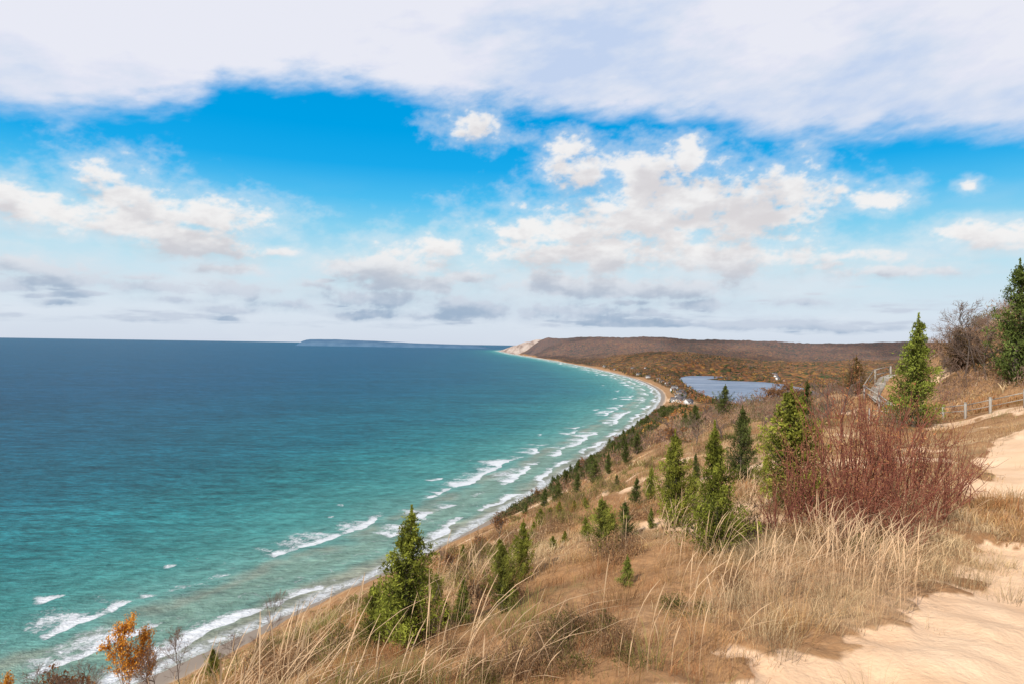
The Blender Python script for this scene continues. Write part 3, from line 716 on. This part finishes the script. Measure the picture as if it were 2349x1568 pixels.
n=6000;aa=85+1150*rng.uniform(0,1,n)**1.35;cc=rng.uniform(-170,90,n)*np.minimum(1,aa/380)+rng.uniform(-3,18,n)
x=.447*aa+.894*cc;y=-.447*cc+.894*aa
z,S,arc,a,c,sp,ld,hill=height(x,y,True)
k=(S>edgeS(aa)-36+fbm(x/25,y/25,3,98)*60)&(fbm(x/30,y/30,3,99)>-.14)&(ld>5);x,y,z,aa=x[k],y[k],z[k],aa[k]
thick(x,y,z,np.where(aa<180,rng.uniform(1.2,3,len(x)),rng.uniform(2.5,5.5,len(x))),34,.16)
n=3200;aa=rng.uniform(400,1300,n);S0=9+65*rng.uniform(0,1,n)**1.9
pts=np.array([at_shore(p,q_) for p,q_ in zip(aa,S0)]);x,y=pts[:,0],pts[:,1];k=fbm(x/28,y/28,3,101)>-.13;x,y=x[k],y[k]
thick(x,y,height(x,y),rng.uniform(2.5,8,len(x)),34,.12,DKG,.4)
BW=np.array([(25.3,44),(26.5,48.6),(27.4,52),(30,55.6),(33,58)])
def clear(x,y):
    d,_,_=polydist(x,y,BW);d2,_,_=polydist(x,y,np.array([(23.6,44.5),(24.4,41.5),(24.8,35),(25.8,30)]));sp,pd=sand_path(x,y)
    return (d>1.6)&(d2>1.2)&(pd>3.2)&~((x/y>.505)&(x/y<.585)&(y<58)&(y>40))
x=rng.normal(36,6,560);y=rng.normal(48,7,560);k=(x>27)&clear(x,y);x=x[k];y=y[k];thick(x,y,height(x,y),rng.uniform(.5,1.8,len(x)),110,.10)
n=900;aa=35+95*rng.uniform(0,1,n);cc=rng.uniform(-9,7,n)-aa*.03;x=.447*aa+.894*cc;y=-.447*cc+.894*aa;k=clear(x,y)&(fbm(x/7,y/7,3,103)>-.06)&~((x<25.8)&(x>19)&(y<44));x=x[k];y=y[k]
thick(x,y,height(x,y),rng.uniform(.5,1.5,len(x)),90,.10)
o=link(bpy.data.objects.new("thicket",g.mesh("thicket",M_far)));tag(o,"grey-brown leafless thicket along the bluff top","thicket","stuff")

# ------------------------------------------------------------------ houses
def house_parts():
    w=Geo();w.box((0,0,1.6),(5,3.6,2.4))
    for sx in(-1,1): w.add([(sx*4.99,-3.6,4),(sx*4.99,3.6,4),(sx*4.99,0,6.4),(sx*4.99,0,6.39)],[(0,1,2,3)],(1,1,1))
    r_=Geo()
    for sg in(-1,1):
        a_=np.array([(-5.5,sg*4.1,3.68),(5.5,sg*4.1,3.68),(5.5,0,6.55),(-5.5,0,6.55)]);b_=a_-np.array([0,0,.22])
        r_.add(np.vstack([a_,b_]),[(0,1,2,3),(7,6,5,4),(0,4,5,1),(1,5,6,2),(2,6,7,3),(3,7,4,0)],(1,1,1))
    c_=Geo();c_.box((2,.8,6.6),(.35,.35,.9))
    d_=Geo();d_.box((0,-3.63,.3),(.5,.05,1.05))
    wi=Geo();wi.box((0,0,0),(.55,.04,.6))
    return w.mesh("house_wall",M_wall),r_.mesh("house_roof",M_roof),c_.mesh("house_chimney",M_roof),d_.mesh("house_door",M_glass),wi.mesh("house_window",M_glass)
HP=house_parts()
random.seed(3)
houses=[(352,1430),(365,1475),(345,1440),(380,1510),(380,1555),(400,1600),(402,1650),(428,1705),(360,1385),(425,1790),(450,1880),(470,2050),(480,2180),(1010,2620),(985,2540),(960,2460),(955,2375),(600,3050),(560,3150),(660,3400),(530,2850),(500,2500),(495,2300),(500,3300),(490,3600)]
for i,(x,y) in enumerate(houses):
    S_,_=shore(np.array([x*1.]),np.array([y*1.]))
    if S_[0]<28: x+=30-S_[0]
    e=bpy.data.objects.new("house",None);link(e);s=random.uniform(1.1,1.8)
    e.location=(x,y,ground(x,y)+.5);e.rotation_euler=(0,0,random.uniform(-.7,.7));e.scale=(s,s,s)
    tag(e,"white gabled house with dark roof among the trees","house",group="village houses near the shore")
    wall=link(bpy.data.objects.new("wall",HP[0]),e);ro=link(bpy.data.objects.new("roof",HP[1]),e);link(bpy.data.objects.new("chimney",HP[2]),ro);link(bpy.data.objects.new("door",HP[3]),e)
    for wx in(-3.2,-1.7,1.7,3.2):
        o=link(bpy.data.objects.new("window",HP[4]),e);o.location=(wx,-3.62,2.1)

# ------------------------------------------------------------------ fence and boardwalk
def post_fence(name,pts,hgt,label,cat,rails,zoff=0.,pr=.075):
    root=bpy.data.objects.new(name,None);link(root);tag(root,label,cat)
    x0,y0=pts[0];root.location=(x0,y0,ground(x0,y0))
    base=np.array(root.location)
    P=[np.array([x,y,ground(x,y)+zoff])-base for x,y in pts]
    for p in P:
        g=Geo();g.box((0,0,hgt/2-.2),(pr,pr,hgt/2+.2));g.box((0,0,hgt+.01),(pr*1.15,pr*1.15,.02))
        o=link(bpy.data.objects.new("post",g.mesh("post",M_wood)),root);o.location=p
    for a_,b_ in zip(P[:-1],P[1:]):
        for rz,rt in rails:
            g=Geo();d=b_-a_;L=np.linalg.norm(d);n=np.array([-d[1],d[0],0]);n/=np.linalg.norm(n)
            off=n*(pr+.022)
            v=[];
            for e in (a_-d/L*.08,b_+d/L*.08):
                for sx,sz in((-1,-1),(1,-1),(1,1),(-1,1)): v.append(e+off+n*sx*.02+np.array([0,0,rz+sz*rt]))
            g.add(v,[(0,1,2,3),(7,6,5,4),(0,4,5,1),(1,5,6,2),(2,6,7,3),(3,7,4,0)],(1,1,1))
            link(bpy.data.objects.new("rail",g.mesh("rail",M_wood)),root)
    return root
post_fence("wooden_fence",[(23.4,44.6),(23.9,42.8),(24.4,41.0),(24.8,39.2),(24.75,37.2),(24.7,35.2),(24.9,33.1),(25.6,30.8)],.85,"weathered low post and rail fence along the sandy path","fence",[(.74,.022),(.42,.018)],pr=.05)
post_fence("boardwalk_railing",[(25.3,45.5),(26.2,48.6),(26.9,52),(29.6,55.6),(32.2,58)],1.0,"weathered grey wooden railing around the boardwalk","railing",[(.95,.05),(.52,.04)],.1,pr=.06)
g=Geo()
pl=[np.array(p) for p in [(25.9,45.3),(26.8,48.6),(27.5,51.8),(30.1,55.1),(32.7,57.5)]]
for a_,b_ in zip(pl[:-1],pl[1:]):
    L=np.hypot(*(b_-a_));ang=math.atan2(b_[1]-a_[1],b_[0]-a_[0])
    n_=int(L/.16)
    for k in range(n_):
        q=a_+(b_-a_)*(k+.5)/n_;g.box((q[0],q[1],ground(q[0],q[1])+.12),(.07,.42,.02),(1,1,1),ang)
me=g.mesh("boardwalk",M_wood);o=link(bpy.data.objects.new("boardwalk",me));tag(o,"narrow plank boardwalk climbing the dune ridge","boardwalk","structure")

# ------------------------------------------------------------------ sky: cloud-bearing dome over the lake, Nishita sky behind and overhead
SUN_AZ=math.radians(218); SUN_EL=math.radians(38)
def ae(px,py):
    hor=773+.01504*px;u=(px-1174.5)/1566;v=-(py-hor)/1566;az=math.atan(u);return az,math.atan(v*math.cos(az))
AZ=np.radians(np.concatenate([np.arange(-80,-42,.5),np.arange(-42,42,.08),np.arange(42,80.1,.5)]))
EL=np.radians(np.concatenate([np.arange(-1.2,30,.075),np.arange(30,70,.6)]))
AA,EE=np.meshgrid(AZ,EL,indexing='xy')   # rows = elevation
ell=[(270,430,130,70),(100,470,190,55),(430,485,220,50),(0,440,90,45),(450,568,130,32),(300,515,240,40),(20,595,90,30),(130,630,90,22),
 (1330,390,90,55),(1460,400,120,70),(1620,440,150,85),(1790,430,140,62),(1560,370,50,40),(1250,520,200,50),(1500,500,250,78),(1400,575,290,55),(1650,585,250,55),(1300,650,230,34),(1500,660,210,30),(1700,510,170,65),
 (2020,450,65,38),(2235,425,34,22),(1090,290,85,42),(1580,335,42,30),(1310,330,60,28),(1960,590,140,24),(2010,625,160,18),(2250,540,160,38),(2349,520,80,26),(1920,610,80,18),
 (880,610,150,46),(900,575,60,25),(1000,565,70,28),(960,650,140,26),(1070,640,60,20),(870,685,150,22),(520,620,80,20),(370,662,110,19),(560,668,110,22),(680,705,80,14),(505,715,60,12),(60,610,150,26),(90,640,160,22),
 (1080,705,120,30),(1290,715,160,24),(830,720,70,11),(1590,700,90,16),(1470,720,70,12),(1840,695,80,13),(1450,695,50,8),(130,690,50,11),(400,690,70,10),(1800,745,260,12),(1000,725,80,10),(330,640,60,10),(20,655,80,12),(640,580,50,12),(720,655,60,11)]
wx=AA+fbm(AA*13,EE*26,6,200,.6)*.036; wy=EE+fbm(AA*13,EE*26,6,210,.6)*.018
lowel=sstep(-EE,-.15,-.04)
fld=np.full(AA.shape,-9.)
for (px,py,rx,ry) in ell:
    a0,e0=ae(px,py);ca=math.cos(math.atan((px-1174.5)/1566))
    sx=rx/1566*ca*ca*1.15;sy=ry/1566*ca*1.2
    dy=(wy-(e0-sy*.15)); dy=np.where(dy<0,dy*1.5,dy)
    d=np.sqrt(((wx-a0)/sx)**2+(dy/sy)**2)
    fld=np.maximum(fld,1-d)
fld=np.maximum(fld,-1.6)
upn=fbm(AA*22,EE*38,7,240,.62)
cum=fld*1.35+upn*2.1+(fbm(AA*60,EE*100,5,222,.65))*1.0
lowc=(fbm(AA*12,EE*92,5,250,.55)-.060)*8-4*(1-lowel*sstep(EE,.006,.03))
cum=np.maximum(cum,lowc)
mask=sstep(cum,-.2,.95)*(1-.08*lowel)
halo=sstep(cum,-.95,.5)*.38
mask=np.maximum(mask,halo)
rows=len(EL); step=np.gradient(EL)[:,None]
cs=np.cumsum(mask*step,axis=0)
hgt=np.interp(EL,[0,.06,.14,.3],[.010,.020,.040,.055])
top_i=np.clip(np.searchsorted(EL,EL+hgt),0,rows-1)
above=(cs[top_i,:]-cs)/hgt[:,None]
shade=sstep(above+fbm(AA*20,EE*44,6,260,.6)*1.9,.30,1.45)
def lerpc(f,a,b): return np.asarray(a)*(1-f[...,None])+np.asarray(b)*f[...,None]
def ramp1(x,xs,cols): cols=np.array(cols);return np.stack([np.interp(x,xs,cols[:,i]) for i in range(3)],-1)
base=ramp1(EE,[-.02,0,.035,.075,.115,.165,.205,.25,.30,.36,.6,1.2],[(.62,.68,.79),(.65,.71,.81),(.69,.77,.86),(.62,.77,.86),(.50,.75,.87),(.23,.63,.87),(.075,.51,.87),(.01,.40,.83),(.0,.355,.79),(.0,.33,.76),(.0,.24,.66),(.01,.18,.55)])
thin=np.clip(fbm(AA*7,EE*22,5,270,.55)+.10,0,1)*sstep(-EE,-.24,-.08)
base=lerpc(np.clip(thin*1.4,0,.6),base,(.74,.80,.87))
bright=lerpc(lowel,(.92,.90,.89),(.56,.63,.74)); dark=lerpc(lowel,(.68,.655,.675),(.31,.42,.57))
cc_=bright*(1-shade[...,None])+dark*shade[...,None]
warm=sstep(fbm(AA*8,EE*14,3,280),-.1,.15)*(1-lowel)*shade*.3
cc_=lerpc(warm,cc_,(.80,.735,.72))
col=base*(1-mask[...,None]*.96)+cc_*mask[...,None]*.96
edge=[(-400,264),(0,266),(250,260),(430,234),(500,198),(700,198),(900,220),(1200,242),(1500,284),(1800,318),(2349,332),(2700,334)]
ea=[ae(*p) for p in edge]
eg=np.interp(AA,[p[0] for p in ea],[p[1] for p in ea])
q1=AA+EE*.8; q2=EE-AA*.22
fib=fbm(q1*16,q2*52,6,310,.6)
bank=(EE-eg)*44+fbm(AA*7+EE*4,EE*12-AA*3,4,300,.5)*1.3+fib*1.5
bm=sstep(bank,-.5,1.5)
bs=fbm(AA*3.2+EE*2,EE*8-AA*1.5,5,324,.5)*.85+fib*.34+fbm(AA*26,EE*60,5,333,.6)*.16+.015
bs=bs-(1-sstep(EE-eg,.0,.10))*.07*sstep(AA,-.1,.5)
bc=ramp1(bs,[-.26,-.14,-.04,.05,.14],[(.57,.67,.87),(.66,.73,.88),(.74,.78,.89),(.80,.81,.91),(.85,.85,.92)])
bopa=.95
col=col*(1-(bm*bopa)[...,None])+bc*(bm*bopa)[...,None]
R=260000.
X=R*np.cos(EE)*np.sin(AA);Y=R*np.cos(EE)*np.cos(AA);Z=R*np.sin(EE)
nc=len(AZ);i=np.arange(rows-1)[:,None]*nc;j=np.arange(nc-1)[None,:]
F=np.stack([i+j,i+j+1,i+nc+j+1,i+nc+j],-1).reshape(-1,4)
ms=bpy.data.materials.new("sky_clouds");ms.use_nodes=True;t=NT(ms.node_tree);t.n.remove(t.n['Principled BSDF'])
em=t.new('ShaderNodeEmission');t.l.new(t.attr("col").outputs['Color'],em.inputs[0]);em.inputs[1].default_value=1.;t.l.new(em.outputs[0],t.n['Material Output'].inputs[0])
ms.cycles.emission_sampling='NONE'
me=make_mesh("sky",np.stack([X.ravel(),Y.ravel(),Z.ravel()],1),F,col=np.clip(col,0,1).reshape(-1,3),smooth=True,mat=ms)
o=link(bpy.data.objects.new("sky",me));tag(o,"azure sky with a high white cloud bank and scattered cumulus","sky","structure")
W=bpy.data.worlds.new("World");bpy.context.scene.world=W;W.use_nodes=True
t=NT(W.node_tree);bg=W.node_tree.nodes['Background']
sky=t.new('ShaderNodeTexSky');sky.sky_type='NISHITA';sky.sun_disc=False;sky.sun_elevation=SUN_EL;sky.sun_rotation=SUN_AZ
t.l.new(sky.outputs[0],bg.inputs['Color']);bg.inputs['Strength'].default_value=.13

sl=bpy.data.lights.new("sun",'SUN');sl.energy=4.1;sl.angle=math.radians(.5);sl.color=(1.,.94,.86)
so=link(bpy.data.objects.new("sun",sl))
d=Vector((math.sin(SUN_AZ)*math.cos(SUN_EL),math.cos(SUN_AZ)*math.cos(SUN_EL),math.sin(SUN_EL)))
so.rotation_euler=d.to_track_quat('Z','Y').to_euler()

# ------------------------------------------------------------------ camera
cam=bpy.data.cameras.new("camera");cam.lens=24;cam.sensor_width=36;cam.clip_start=.1;cam.clip_end=600000
co=link(bpy.data.objects.new("camera",cam));co.location=(0,0,EYE)
co.rotation_euler=(Matrix.Rotation(math.radians(90.25),3,'X')@Matrix.Rotation(math.radians(.86),3,'Z')).to_euler()
bpy.context.scene.camera=co
sc=bpy.context.scene;sc.view_settings.view_transform='Standard';sc.view_settings.look='None';sc.view_settings.exposure=0
